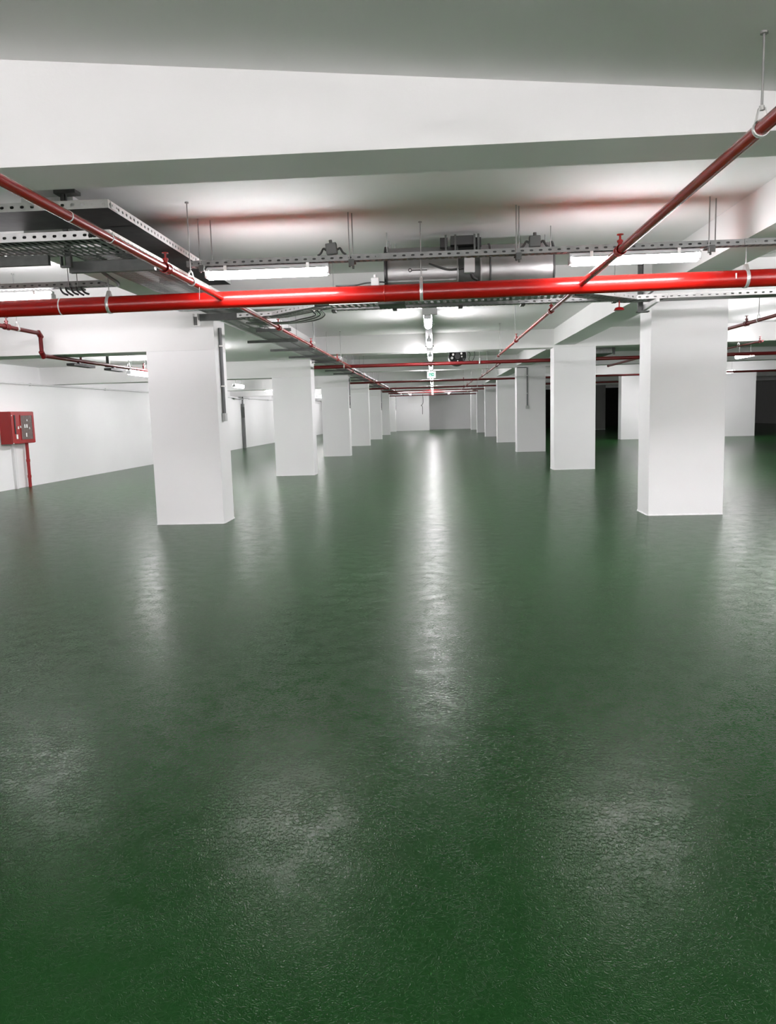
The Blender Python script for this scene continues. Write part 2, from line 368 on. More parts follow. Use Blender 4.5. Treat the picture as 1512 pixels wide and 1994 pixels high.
# ------------------------------------------------------------------ pipes
def smooth(P, n=5):
    P = [Vector(p) for p in P]; Q = [P[0] * 2 - P[1]] + P + [P[-1] * 2 - P[-2]]; out = []
    for i in range(1, len(Q) - 2):
        a, b, c, d = Q[i - 1:i + 3]
        for k in range(n):
            t = k / n; out.append(.5 * ((2 * b) + (c - a) * t + (2 * a - 5 * b + 4 * c - d) * t * t + (3 * b - a - 3 * c + d) * t ** 3))
    return out + [P[-1]]
def rod(mb, x, y, z0, z1, r=.0055): mb.tube([(x, y, z0), (x, y, z1)], r, 6)
def clamp_on(parent, p, axis, r, ztop, m=M_CLAMP, w=.03):
    """pear clamp round a pipe with its hanger rod up to the ceiling"""
    x, y, z = p; c = MB().ring(p, axis, r, r + .007, w, 20)
    n = Vector(axis).normalized()
    side = Vector((n.y, -n.x, 0))
    for s_ in (-1, 1):
        a = Vector(p) + side * s_ * (r + .003) * .8 + Vector((0, 0, r * .6)); b = Vector((x, y, z + r + .055)) + side * s_ * .012
        c.cbox((a + b) / 2, (w, .005, (b - a).length), n, side, (b - a))
    c.tube([(x, y, z + r + .045), (x, y, z + r + .065)], .011, 6)
    o = c.build('pipe_clamp', m, parent)
    m2 = MB(); rod(m2, x, y, z + r + .05, ztop); m2.tube([(x, y, ztop - .012), (x, y, ztop - .001)], .018, 8)
    m2.build('hanger_rod', M_ROD, parent)
def sprinkler(parent, p, r, up=True, m=M_RED):
    x, y, z = p; s_ = 1 if up else -1
    c = MB().tube([(x, y, z), (x, y, z + s_ * (r + .05))], .017, 8)
    c.tube([(x, y, z + s_ * (r + .03)), (x, y, z + s_ * (r + .045))], .024, 8)
    c.tube([(x, y, z + s_ * (r + .05)), (x, y, z + s_ * (r + .085))], .009, 8)
    c.tube([(x, y, z + s_ * (r + .085)), (x, y, z + s_ * (r + .092))], .026, 10)
    c.build('sprinkler', m, parent)
def tee(parent, p, axis, r, m=M_RED, l=.10):
    p = Vector(p); a = Vector(axis).normalized()
    c = MB().tube([p - a * l / 2, p + a * l / 2], r + .007, 16)
    c.tube([p - a * l / 2, p - a * (l / 2 - .015)], r + .012, 16); c.tube([p + a * (l / 2 - .015), p + a * l / 2], r + .012, 16)
    c.build('pipe_fitting', m, parent)

MY, MZ, MR = 8.0, 2.70, .084
main = thing('sprinkler_main_pipe', (0, MY, MZ), 'thick glossy red main pipe crossing the whole picture under the ceiling', 'pipe')
zx = lambda x: 2.697 + .0042 * x
mbp = MB().tube([(x, MY, zx(x)) for x in (-9.9, -6, -2, 2, 6, 10, 14)], MR, 28); mbp.build('pipe_run', M_RED, main)
for x in (-3.83, -.47): MB().ring((x, MY, zx(x)), (1, 0, 0), MR - .002, MR + .003, .012, 28).build('weld_ring', M_TAG if x < -3 else M_RED, main)
MB().cbox((2.96, MY - MR * .97, zx(3) + .018), (.012, .006, .05)).build('paint_mark', M_TAG, main)
for x in (-3.32, -.10, 3.08, 6.4): clamp_on(main, (x, MY, zx(x)), (1, 0, 0), MR, ZC, w=.032)
for x in (-7.5,): clamp_on(main, (x, MY, zx(x)), (1, 0, 0), MR, ZC)

def branch(x, y0, y1, z, r, label, clamps, sprs, m=M_RED, ztop=ZC, cap=True, fit=True, x1=None):
    o = thing('sprinkler_branch_pipe', (x, y0, z), label, 'pipe', 'red sprinkler branch pipes')
    x1 = x if x1 is None else x1
    n = 8; MB().tube([(x + (x1 - x) * t / n, y0 + (y1 - y0) * t / n, z) for t in range(n + 1)], r, 16).build('pipe_run', m, o)
    for y in clamps: clamp_on(o, (x, y, z), (0, 1, 0), r, ztop(y) if callable(ztop) else ztop, w=.022)
    for y in sprs: sprinkler(o, (x, y, z), r, m=m); tee(o, (x, y, z), (0, 1, 0), r, m)
    if cap: MB().tube([(x1, y1 - .02, z), (x1, y1 + .035, z)], r + .008, 14).build('end_cap', m, o)
    return o
zt = lambda y: near_z(1.46, y) if y < 4.5 else ZC
branch(-2.13, .4, MY - MR * .55, 2.70, .031, 'red branch pipe running from the upper left picture edge to the thick red main', [1.4, 6.95], [3.0, 6.3], ztop=lambda y: near_z(-2.09, y) if y < 4.5 else ZC, cap=False)
bl = branch(-2.11, MY + MR * .55, 20.0, 2.70, .024, 'thin pinkish red branch pipe beyond the main, beside the left cable tray', [10.9, 14.0, 18.0], [10.75, 13.6, 17.3])
branch(1.48, .2, MY - MR * .55, 2.71, .031, 'red branch pipe running from the upper right picture edge to the thick red main', [.9, 3.72], [1.6, 6.35], ztop=zt, cap=False)
branch(1.49, MY + MR * .55, 17.9, 2.71, .024, 'thin pinkish red branch pipe beyond the main, right of the aisle, ending in midair', [10.1, 14.3, 17.5], [10.0, 14.1])
branch(4.87, MY + MR * .55, 14.6, 2.72, .027, 'dark red branch pipe right of the nearest right-hand column', [12.1], [12.55], m=M_DRED)
# marks and rings of tape on the left branch
lb = thing('tape_rings', (-2.13, 4.6, 2.70), 'two white tape rings round the red branch pipe at upper left', 'tape')
for y in (4.62, 5.2): MB().ring((-2.13, y, 2.70), (0, 1, 0), .0305, .0325, .01, 18).build('ring', M_TAG, lb)
MB().cbox((-2.07, 6.98, 2.60), (.004, .05, .11), (1, .3, 0), (-.3, 1, 0), (.0, .2, 1)).build('paper_tag', M_TAG, bl)

# stepped pipe in the left lane
lp = thing('stepped_sprinkler_pipe', (-5.3, MY, 2.69), 'dark red pipe at left that drops down one step under the beam', 'pipe')
path = [(-5.3, MY + .05, 2.69), (-5.3, 10.30, 2.69), (-5.3, 10.36, 2.675), (-5.3, 10.38, 2.64), (-5.3, 10.38, 2.46), (-5.3, 10.40, 2.415), (-5.3, 10.46, 2.395), (-5.3, 16.6, 2.395)]
MB().tube(path, .027, 14).build('pipe_run', M_DRED, lp)
for p, a in (((-5.3, 10.36, 2.672), (0, .8, -.6)), ((-5.3, 10.40, 2.412), (0, .7, -.7))): MB().tube([Vector(p) - Vector(a) * .05, Vector(p) + Vector(a) * .05], .036, 12).build('elbow', M_DRED, lp)
sprinkler(lp, (-5.3, 9.55, 2.69), .027, m=M_DRED); tee(lp, (-5.3, 9.55, 2.69), (0, 1, 0), .027, M_DRED)
clamp_on(lp, (-5.3, 9.8, 2.69), (0, 1, 0), .027, ZC)
sprinkler(lp, (-5.3, 14.1, 2.395), .027, m=M_DRED); sprinkler(lp, (-5.3, 11.55, 2.395), .027, m=M_DRED)
clamp_on(lp, (-5.3, 13.4, 2.395), (0, 1, 0), .027, ZCL)
mbk = MB().box(-5.36, 11.2, 2.31, -5.24, 11.9, 2.345); mbk.box(-5.32, 11.45, 2.345, -5.28, 11.6, 2.37)
tag(mbk.build('pipe_support', M_CABLE), 'flat black support under the stepped red pipe at left', 'support')
mbk = MB().box(-5.36, 12.5, 2.31, -5.24, 13.1, 2.345); mbk.box(-5.32, 12.7, 2.345, -5.28, 12.8, 2.37)
tag(mbk.build('pipe_support', M_CABLE), 'second flat black support under the stepped red pipe, by the lane lamp', 'support')
ch = thing('strut_post', (-5.75, 13.6, 2.45), 'grey hanging post beside the nearest left lane lamp', 'post')
MB().cbox((-5.75, 13.6, 2.65), (.05, .05, .40)).build('channel', M_GALVD, ch); MB().cbox((-5.75, 13.6, 2.44), (.09, .09, .015)).build('foot_plate', M_GALVD, ch)

# cross pipes down the hall
for i, (y, z, r, xa, xb) in enumerate([(20.25, 2.715, .045, -3.9, 16), (31.0, 2.70, .038, -3.4, 15), (39.3, 2.70, .038, -3.6, 10), (45.0, 2.70, .036, -2.95, 3.6), (50.3, 2.72, .034, -2.9, 2.85), (57.8, 2.71, .036, -3.3, 3.3)]):
    o = thing('cross_pipe', (0, y, z), 'dark red pipe crossing high over the aisle, %s behind the thick main' % ['first', 'second', 'third', 'fourth', 'fifth', 'farthest'][i], 'pipe', 'red cross pipes down the hall')
    MB().tube([(xa, y, z - .004 * 0), (xb, y, z + .01)], r, 14).build('pipe_run', M_DRED, o)
    for x in ([-2.3, 1.2, 6.2, 10] if i < 2 else [-2.2, 2.2]):
        if xa < x < xb: clamp_on(o, (x, y, z + .003), (1, 0, 0), r, ZC, m=M_DRED if i % 2 else M_CLAMP)
# far lengthwise branches
for (x, y0, y1, r, lab, ss) in [(-2.3, 20.6, 38.6, .022, 'thin pale branch pipe far along the left of the aisle', [22.4, 26, 33]), (1.75, 20.6, 30.7, .024, 'thin pinkish branch pipe far along the right of the aisle', [21.6, 25.5, 28]),
                          (1.6, 31.4, 44.7, .022, 'pale branch pipe in the far right part of the aisle', [33, 37, 41])]:
    branch(x, y0, y1, 2.70, r, lab, ss, ss, m=M_DRED if x > 0 else M_RED)
branch(7.35, 18.0, 20.1, 2.86, .022, 'short dark pipe with an upturned sprinkler near the right edge lamp', [19.4], [18.15], m=M_DRED)
branch(5.55, 20.4, 25.2, 2.78, .03, 'short dark red pipe with a hanger between the two nearest right-hand columns', [21.4], [21.0], m=M_DRED)

# ------------------------------------------------------------------ cable trays
def tray_seg(parent, a, b, wdt, z, h=.055, slots=True, pitch=.05, m=M_GALV, mr=M_GALVL, rows=6, solid_bottom=False, inner=0, rail_pitch=.075):
    """a, b: ends of the LEFT edge line in plan looking along a->b; the tray spans wdt to the right"""
    a = Vector((a[0], a[1], 0)); b = Vector((b[0], b[1], 0)); u = (b - a); L = u.length; u.normalize(); n = Vector((u.y, -u.x, 0)); up = Vector((0, 0, 1))
    o3 = Vector((a.x, a.y, z)); mb = MB()
    if slots and not solid_bottom: mb.perf(o3, u, n, L, wdt, max(2, int(L / pitch)), rows, .58, .82)
    else: mb.sheet(o3, u, n, L, wdt)
    mb.build('tray_bottom', m, parent, thick=.002)
    nr = max(2, int(L / rail_pitch))
    for k, base in enumerate((o3, o3 + n * wdt)):
        r_ = MB().perf(base, u, up, L, h, nr, 1, .42, .36)
        lip = n * (.012 if k == 0 else -.012); r_.sheet(base + up * h, u, lip, L, .012)
        r_.build('side_rail', mr, parent, thick=.0025)
def joiner(parent, p, u, h=.05, mj=None):
    mj = mj or M_GALVL
    u = Vector((u[0], u[1], 0)).normalized(); n = Vector((-u.y, u.x, 0)); c = MB().cbox(Vector(p) - n * .0, (.12, .006, h), u, n, (0, 0, 1))
    for s_ in (-.04, .04): c.tube([Vector(p) + u * s_ + n * .010, Vector(p) + u * s_ - n * .010], .008, 6)
    c.build('joint_plate', mj, parent)

# front rail carrying the tube lamps
fr = thing('lamp_rail', (0, 7.6, 2.985), 'long narrow perforated steel rail with tube lamps hung below it', 'cable tray')
MZR = lambda x: 2.985
tray_seg(fr, (8.0, 7.55), (-2.35, 7.55), -.10 * -1, 2.945, h=.052, pitch=.06, rows=2, mr=M_GALV, rail_pitch=.085)
for yy in (7.575, 7.60): MB().tube([(-2.3, yy, 2.97), (8.0, yy, 2.97)], .021, 8).build('cable', M_CABLE, fr)
joiner(fr, (-.46, 7.545, 2.971), (1, 0), .054, M_GALV); joiner(fr, (2.95, 7.545, 2.971), (1, 0), .054, M_GALV)
for x, dd in ((-2.21, .10), (-.77, .0), (.80, .0), (2.56, .08), (5.0, .05)):
    m_ = MB(); zt_ = 3.0 if 2.9 < x < 3.42 else ZC; rod(m_, x, 7.53 + 0, 2.90, zt_, .006); rod(m_, x + (dd or .03), 7.57 if dd == 0 else 7.60, 2.90, zt_, .006)
    m_.build('hanger_rod', M_ROD, fr)
    c = MB().cbox((x + .02, 7.58, 2.932), (.06, .16, .012)); c.cbox((x + .02, 7.50, 2.915), (.05, .02, .06)); c.tube([(x, 7.53, 2.88), (x, 7.53, 2.94)], .010, 6); c.tube([(x + .03, 7.57, 2.87), (x + .03, 7.57, 2.94)], .010, 6)
    c.build('rail_clamp', M_GALVD, fr)

def jbox(x, y, z, s, label, m=M_BOX, cables=True, tilt=0):
    o = thing('junction_box', (x, y, z), label, 'junction box')
    ux = (math.cos(tilt), 0, math.sin(tilt)); uz = (-math.sin(tilt), 0, math.cos(tilt))
    MB().cbox((x, y, z), (s, s * .6, s), ux, (0, 1, 0), uz).build('box', m, o, bevel=.008)
    MB().cbox((x, y - s * .32, z), (s * .92, .01, s * .92), ux, (0, 1, 0), uz).build('lid', m, o, bevel=.003)
    MB().tube([Vector((x, y, z)) + Vector(uz) * s * .5, Vector((x, y, z)) + Vector(uz) * (s * .5 + .03)], .016, 8).build('gland', m, o)
    if cables:
        for sx in (-1, 1):
            MB().tube(smooth([(x + sx * s * .5, y, z - .01), (x + sx * s * .75, y, z + .005), (x + sx * s * 1.0, y, z - .035), (x + sx * s * 1.3, y, z - s * .55)]), .010, 8).build('cable', M_CABLE, o)
    return o
jbox(-.94, 7.56, 3.058, .105, 'dark grey junction box with looping cables on the rail, left of the silver duct', tilt=.12)
jbox(.98, 7.60, 3.058, .105, 'dark grey square junction box on the rail above the silver duct')
jbox(-.585, 8.30, 2.86, .085, 'small pale grey junction box just above the red main beside the duct', m=M_LBOX, cables=False)
tag(MB().tube(smooth([(-1.0, 8.28, 2.83), (-.8, 8.28, 2.83), (-.70, 8.3, 2.85), (-.63, 8.3, 2.855)]), .008, 8).build('cable', M_CABLE), 'thin dark cable entering the small pale junction box', 'cable')
tag(MB().tube(smooth([(-.54, 8.3, 2.858), (-.50, 8.32, 2.858), (-.47, 8.4, 2.86)]), .008, 8).build('cable', M_CABLE), 'short cable between the small pale junction box and the duct', 'cable')

# left rail and its cable hangers
lr = thing('lamp_rail', (-6, 8.66, 3.02), 'perforated steel rail at left carrying the left edge tube lamp', 'cable tray')
MB().tube([(-2.7, 8.65, 3.01), (-9, 8.65, 3.01)], .02, 8).build('cable', M_CABLE, lr)
tray_seg(lr, (-2.62, 8.62), (-9.0, 8.62), -.12 * -1, 2.985, h=.058, slots=True, rows=2, mr=M_GALV, rail_pitch=.085)
for x in (-4.02, -5.6, -3.2):
    m_ = MB(); rod(m_, x, 8.60, 2.96, ZC); rod(m_, x + .1, 8.60, 2.96, ZC); m_.build('hanger_rod', M_ROD, lr)
    MB().cbox((x + .05, 8.66, 2.965), (.16, .16, .02)).build('rail_clamp', M_GALVD, lr)
o = thing('cable_loop', (-4.0, 8.56, 2.92), 'tangled black cable ends hanging from the rail at left', 'cable')
for i in range(5):
    xx = -4.1 + i * .06; MB().tube(smooth([(xx, 8.56, 2.965), (xx + .02, 8.54, 2.93), (xx + .05, 8.54, 2.90), (xx + .09, 8.55, 2.885 - .008 * (i % 2))]), .011, 7).build('cable', M_BLACK, o)

# the two stacked trays at left that turn the corner
ZT1, ZT2 = 2.855, 3.075
for z, lab, nm in ((ZT1, 'lower of two stacked cable trays at left, turning the corner along the left columns', 'lo'), (ZT2, 'upper of two stacked cable trays at left, turning the corner, holding black cables', 'hi')):
    t = thing('cable_tray', (-2.5, 6.0, z), lab, 'cable tray', 'stacked cable trays at left')
    yn = 5.88
    tray_seg(t, (-9.5, yn + .57), (-2.40, yn + .57), .57, z, h=.062, pitch=.055, rows=4, rail_pitch=.078, m=M_GALV if nm == 'lo' else M_TDARK, solid_bottom=nm == 'hi')       # along x (near rail on the right side)
    if nm == 'lo':
        tray_seg(t, (-2.95, yn + .55), (-2.95, 12.0), .55, z, h=.062, pitch=.055, rows=3, rail_pitch=.078)
        tray_seg(t, (-2.95, 12.0), (-2.95, 60.0), .30, z, h=.05, solid_bottom=True, rail_pitch=.12, mr=M_GALV)
    else:
        tray_seg(t, (-2.95, yn + .55), (-2.95, 9.4), .55, z, h=.062, solid_bottom=True, rail_pitch=.078, m=M_TDARK)
    joiner(t, (-2.48, yn - .004, z + .03), (1, 0)); joiner(t, (-5.3, yn - .004, z + .03), (1, 0))
    joiner(t, (-2.394, yn + .10, z + .03), (0, 1))
    MB().perf((-2.40, yn, z), (0, 1, 0), (0, 0, 1), .55, .062, 7, 1, .42, .36).build('side_rail', M_GALVL, t, thick=.0025)
    if nm == 'lo':
        for y in (12.2, 14.0, 15.95, 18.0, 20.0, 22.0, 24.0, 26.0, 29.0, 31.5, 34, 39, 42.0, 47, 51):
            x0_, x1_ = (-2.75, -2.2) if y < 13 else (-3.32, -2.40)
            s_ = MB().box(x0_, y - .02, z - .05, x1_, y + .02, z - .006); s_.build('support_strut', M_GALVD, t)
            m_ = MB(); rod(m_, x1_ - .03, y, z - .06, ZC, .005)
            if y < 13: rod(m_, x0_ + .03, y, z - .06, ZC, .005)
            m_.build('hanger_rod', M_ROD, t)
        MB().box(-3.04, 10.15, z - .10, -2.35, 10.2, z - .012).build('support_strut', M_GALVD, t)
        MB().box(-3.08, 6.62, z - .10, -2.34, 6.67, z - .008).build('support_strut', M_GALVD, t)
        MB().box(-9, 6.30, z - .09, -3.10, 6.34, z - .012).build('support_strut', M_GALVD, t)
# narrower solid tray beside the far part
t = thing('cable_tray', (-2.5, 12, ZT1), 'narrow solid cable tray running down the aisle beside the left tray', 'cable tray')
tray_seg(t, (-2.62, 12.3), (-2.62, 60), .18, ZT1, h=.045, solid_bottom=True, rail_pitch=.12, mr=M_GALVL)
# vertical post with clevis that carries both trays
for y, lab in ((6.50, 'upright channel post holding both stacked trays at the left corner'), (10.13, 'short channel post under the left tray just behind the red main')):
    p_ = thing('support_post', (-3.10, y, 2.72), lab, 'post')
    if y < 7:
        c = MB(); c.box(-3.025, y - .06, 2.775, -2.985, y - .05, ZC); c.box(-3.025, y - .06, 2.775, -3.020, y - .02, ZC); c.box(-2.990, y - .06, 2.775, -2.985, y - .02, ZC); c.build('channel', M_GALVD, p_)
        c = MB(); c.box(-3.050, y - .10, 2.76, -2.960, y - .062, 2.775); c.box(-3.050, y - .10, 2.775, -3.040, y - .062, 2.85); c.box(-2.970, y - .10, 2.775, -2.960, y - .062, 2.85); c.build('clevis', M_GALVD, p_)
        MB().box(-3.070, y - .08, ZC - .03, -2.89, y + .03, ZC - .002).build('head_plate', M_GALVD, p_)
    else:
        c = MB(); c.box(-3.10, y - .05, 2.68, -3.03, y - .01, 2.69); c.box(-3.10, y - .05, 2.69, -3.09, y + .03, 2.84); c.box(-3.04, y - .05, 2.69, -3.03, y + .03, 2.84); c.build('channel', M_CLAMP, p_)
        MB().box(-3.085, y - .04, 2.692, -3.045, y - .015, 2.80).build('bolt_block', M_GALVD, p_)
# dark cables in the lower tray
o = thing('cable_bundle', (-4, 6.1, ZT1), 'dark cables lying in the lower tray at left', 'cable')
for i in range(4):
    yy = 5.93 + i * .05; xx = -2.43 - i * .05
    MB().tube(smooth([(-9, yy, ZT1 + .03), (-5, yy, ZT1 + .03), (-2.75, yy, ZT1 + .03), (-2.52 , yy + .06, ZT1 + .03), (xx, 6.3, ZT1 + .03), (xx, 11.9, ZT1 + .03)]), .022, 8).build('cable', M_CABLE, o)
# black cable bundles in the upper tray
o = thing('cable_bundle', (-4, 5.7, ZT2), 'thick black cables lying in the upper tray at left', 'cable')
for i in range(7):
    yy = 5.95 + i * .06; xx = -2.89 + i * .06
    MB().tube(smooth([(-9, yy, ZT2 + .03), (-5, yy, ZT2 + .035 + .02 * (i % 2)), (-3.6, yy, ZT2 + .03), (-3.05 + i * .03, yy + .02, ZT2 + .035), (xx - .04, 6.5, ZT2 + .035), (xx, 7.0, ZT2 + .03), (xx, 9.3, ZT2 + .03)]), .026, 8).build('cable', M_BLACK, o)
o = tag(MB().tube(smooth([(-2.93, 6.95, 2.85), (-3.02, 7.15, 2.86), (-3.10, 7.5, 2.87), (-3.22, 8.0, 2.90), (-3.42, 8.5, 2.96), (-3.5, 8.64, 3.0)]), .016, 10).build('hanging_cable', M_BLACK), 'black cable sagging from the slotted tray down to the left rail', 'cable')

# cross trays behind the red main
c2 = thing('cross_cable_tray', (0, 9.7, 2.86), 'slotted ladder tray crossing behind the thick red main with a bend at each end', 'cable tray')
Zc = 2.735
P = [(-2.40, 9.78), (-1.85, 9.70), (-1.15, 8.98), (.9, 8.85), (1.6, 8.78), (2.3, 9.42), (2.75, 9.40), (9.0, 9.25)]
for i in range(len(P) - 1):
    a, b = P[i], P[i + 1]
    tray_seg(c2, (a[0], a[1] + .28), (b[0], b[1] + .28), .28, Zc, h=.05, pitch=.07, rows=1 if i < 3 else 4, rail_pitch=.085, solid_bottom=(i == 6))
for x in (-.45, -.40, 4.4):
    m_ = MB(); rod(m_, x, 9.0 if x < 4 else 9.35, Zc - .02, ZC); m_.build('hanger_rod', M_ROD, c2)
MB().box(-.6, 8.84, Zc - .03, -.3, 9.20, Zc - .006).build('support_strut', M_GALVD, c2)
c3 = thing('cross_cable_tray', (0, 9.7, 2.77), 'narrow perforated tray crossing the aisle behind the ladder tray, backlit by a lamp', 'cable tray')
tray_seg(c3, (-1.20, 9.74), (2.2, 9.74), .10, 2.765, h=.04, pitch=.05, rows=2, rail_pitch=.09, mr=M_GALV)
for x in (-1.2, -.45, .35, 1.1, 2.2):
    m_ = MB(); rod(m_, x, 9.69, 2.75, ZC, .004); m_.build('hanger_rod', M_ROD, c3)
    MB().cbox((x, 9.69, 2.755), (.05, .13, .03)).build('rail_clamp', M_GALVD, c3)
# cable bundles on the cross tray
o = thing('cable_bundle', (-1.6, 9.6, 2.80), 'dark cables lying on the ladder tray left of the aisle, behind the main', 'cable')
for i in range(2): MB().tube(smooth([(-2.38, 9.84 + i * .04, Zc + .02), (-1.83, 9.76 + i * .04, Zc + .02), (-1.13, 9.04 + i * .04, Zc + .02), (.9, 8.92 + i * .04, Zc + .02)]), .014, 7).build('cable', M_CABLE, o)
o = thing('cable_bundle', (4, 9.5, 2.8), 'dark cables lying on the right end of the cross tray', 'cable')
for i in range(4): MB().tube(smooth([(1.6, 8.84 + i * .05, Zc + .02), (2.3, 9.48 + i * .04, Zc + .02), (2.75, 9.46 + i * .04, Zc + .02), (8, 9.34 + i * .04, Zc + .02)]), .014, 7).build('cable', M_CABLE, o)
o = thing('loose_wires', (-1.6, 10.3, 2.76), 'pale loose wires curling under the bend of the ladder tray', 'cable')
for i in range(5): MB().tube(smooth([(-1.3 - .03 * i, 9.30, Zc - .012), (-1.32 - .03 * i, 9.7, Zc - .02), (-1.5 - .04 * i, 10.1 - .04 * i, Zc - .03), (-1.9, 10.35 - .04 * i, Zc - .03), (-2.45, 10.45 - .04 * i, Zc - .01)]), .008, 6).build('wire', M_CLAMP if i % 2 else M_GALVD, o)

# right bracket: hanging channel with two cantilever arms
br = thing('cantilever_bracket', (2.53, 9.8, 2.625), 'steel hanging bracket with two cantilever arms left of the nearest right-hand column', 'bracket')
c = MB(); c.box(2.50, 9.80, 2.64, 2.56, 9.81, ZC); c.box(2.50, 9.77, 2.64, 2.506, 9.80, ZC); c.box(2.554, 9.77, 2.64, 2.56, 9.80, ZC); c.build('channel', M_GALVD, br)
for z in (2.665, 2.825):
    c = MB(); c.add([(2.565, 9.80, z - .02), (2.60, 9.80, z - .02), (2.60, 9.22, z + .01), (2.565, 9.22, z + .01), (2.565, 9.80, z + .05), (2.60, 9.80, z + .05), (2.60, 9.22, z + .045), (2.565, 9.22, z + .045)], [(3, 2, 1, 0), (4, 5, 6, 7), (0, 1, 5, 4), (1, 2, 6, 5), (2, 3, 7, 6), (3, 0, 4, 7)])
    c.build('arm', M_GALVL, br)
MB().box(2.49, 9.74, 2.625, 2.63, 9.83, 2.64).build('foot_plate', M_GALVD, br)
# red sounder bell
b_ = thing('alarm_bell', (2.2, 9.45, 2.62), 'small dark red cone-shaped sounder hanging under the cross tray at right', 'alarm')
MB().tube([(2.2, 9.45, 2.62), (2.2, 9.45, 2.65), (2.2, 9.45, 2.657)], [.062, .045, .02], 18).build('bell', M_CAB, b_)
MB().tube([(2.2, 9.45, 2.655), (2.2, 9.45, 2.733)], .008, 8).build('stem', M_CAB, b_)

# ------------------------------------------------------------------ silver duct fan
df = thing('duct_fan', (.4, 8.62, 2.77), 'silver cylindrical duct fan hung crosswise under the ceiling behind the rail', 'duct fan')
DC, DR = (8.62, 3.035), .262
def dtube(x0, x1, r, name, m, n=40): return MB().tube([(x0, DC[0], DC[1]), (x1, DC[0], DC[1])], r, n).build(name, m, df)
M_DUCT = mat('brushed_duct_steel', (.30, .30, .295, 1), .36, metal=.8, bump=.05, bscale=25, var=.08, vscale=6)
dtube(-.46, .28, DR, 'left_casing', M_DUCT); dtube(.28, .52, DR - .012, 'motor_casing', M_GALVD); dtube(.52, 1.27, DR, 'right_casing', M_DUCT)
MB().ring((-.475, DC[0], DC[1]), (1, 0, 0), DR - .03, DR + .018, .035, 40).build('end_flange', M_BLACK, df)
MB().ring((1.28, DC[0], DC[1]), (1, 0, 0), DR - .03, DR + .010, .02, 40).build('end_flange', M_CABLE, df)
for x in (.28, .52): MB().ring((x, DC[0], DC[1]), (1, 0, 0), DR - .02, DR + .022, .016, 40).build('flange', M_GALV, df)
MB().ring((.62, DC[0], DC[1]), (1, 0, 0), DR, DR + .012, .02, 40).build('cable_hoop', M_CABLE, df)
MB().cbox((-.1, DC[0] - .235, DC[1] - .12), (.72, .01, .015)).build('seam', M_GALV, df)
b2 = MB().cbox((.40, 8.34, 3.04), (.11, .09, .15)).build('terminal_box', M_LBOX, df, bevel=.008)
MB().cbox((.40, 8.29, 3.04), (.10, .01, .14)).build('lid', M_LBOX, b2)
MB().tube(smooth([(.34, 8.34, 3.02), (.2, 8.36, 3.01), (.1, 8.36, 3.035), (-.02, 8.37, 3.08)]), .012, 8).build('cable', M_CABLE, df)
MB().tube(smooth([(.42, 8.33, 2.96), (.44, 8.34, 2.92), (.48, 8.36, 2.90)]), .02, 8).build('cable_gland', M_BLACK, df)
for x in (.16, .26, .46, .50):
    MB().cbox((x, 8.40, 3.20), (.02, .02, .34)).build('mounting_bar', M_GALVD, df)
MB().cbox((.34, 8.50, 3.315), (.26, .20, .09)).build('mounting_plate', M_CABLE, df)
MB().cbox((.14, 8.47, 3.30), (.08, .1, .10)).build('rubber_mount', M_BLACK, df); MB().cbox((.50, 8.47, 3.29), (.06, .1, .10)).build('rubber_mount', M_BLACK, df)
for x in (-.46, 1.25):
    m_ = MB(); rod(m_, x, DC[0] - .2, DC[1] + .1, ZC, .005); rod(m_, x, DC[0] + .2, DC[1] + .1, ZC, .005); m_.build('hanger_rod', M_ROD, df)
for dz in (0,):    # hand wheel and stencil marks on the casing
    MB().ring((-.22, 8.355, 3.02), (0, 1, 0), .012, .020, .008, 16).build('handle_ring', M_CABLE, df)
    MB().tube([(-.20, 8.352, 3.018), (-.04, 8.352, 3.016)], .005, 6).build('handle_bar', M_CABLE, df)

for c_ in df.children:
    if not c_.name.startswith('hanger_rod'): c_.location.z -= .045
# ------------------------------------------------------------------ centre rail with lamps
cr = thing('centre_rail', (-.06, 11, 2.9), 'steel rail over the middle of the aisle carrying the row of lamps', 'cable tray')
tray_seg(cr, (-.12, 10.60), (-.12, 60), .12, 2.892, h=.04, solid_bottom=True, rail_pitch=.3, mr=M_GALV)
for y in [12.6 + 4.2 * i for i in range(11)]:
    m_ = MB(); rod(m_, -.13, y, 2.88, ZC, .005); rod(m_, .01, y, 2.88, ZC, .005); m_.build('hanger_rod', M_ROD, cr)
    MB().box(-.15, y - .02, 2.872, .03, y + .02, 2.888).build('rail_clamp', M_GALVD, cr)
MB().cbox((-.03, 10.62, 2.83), (.20, .06, .09)).build('end_plate', M_LBOX, cr)
# exit sign
es = thing('exit_sign', (.0, 24.6, 2.56), 'small green and white exit sign hanging over the aisle', 'sign')
MB().cbox((-.05, 24.6, 2.64), (.26, .05, .19)).build('sign_case', M_SIGNLIT, es)
MB().cbox((-.05, 24.572, 2.645), (.18, .006, .11)).build('green_panel', M_GREEN, es)
c = MB().cbox((-.09, 24.567, 2.66), (.018, .004, .018)); c.cbox((-.09, 24.567, 2.64), (.014, .004, .035), (1, 0, .3), (0, 1, 0), (-.3, 0, 1)); c.cbox((-.075, 24.567, 2.62), (.035, .004, .01), (1, 0, -.6), (0, 1, 0), (.6, 0, 1)); c.cbox((-.1, 24.567, 2.615), (.03, .004, .01), (1, 0, .6), (0, 1, 0), (-.6, 0, 1))
c.cbox((-.01, 24.567, 2.645), (.05, .004, .012)); c.cbox((.01, 24.567, 2.652), (.022, .004, .008), (1, 0, -1), (0, 1, 0), (1, 0, 1)); c.cbox((.01, 24.567, 2.638), (.022, .004, .008), (1, 0, 1), (0, 1, 0), (-1, 0, 1))
c.build('pictogram', M_TAG, es)
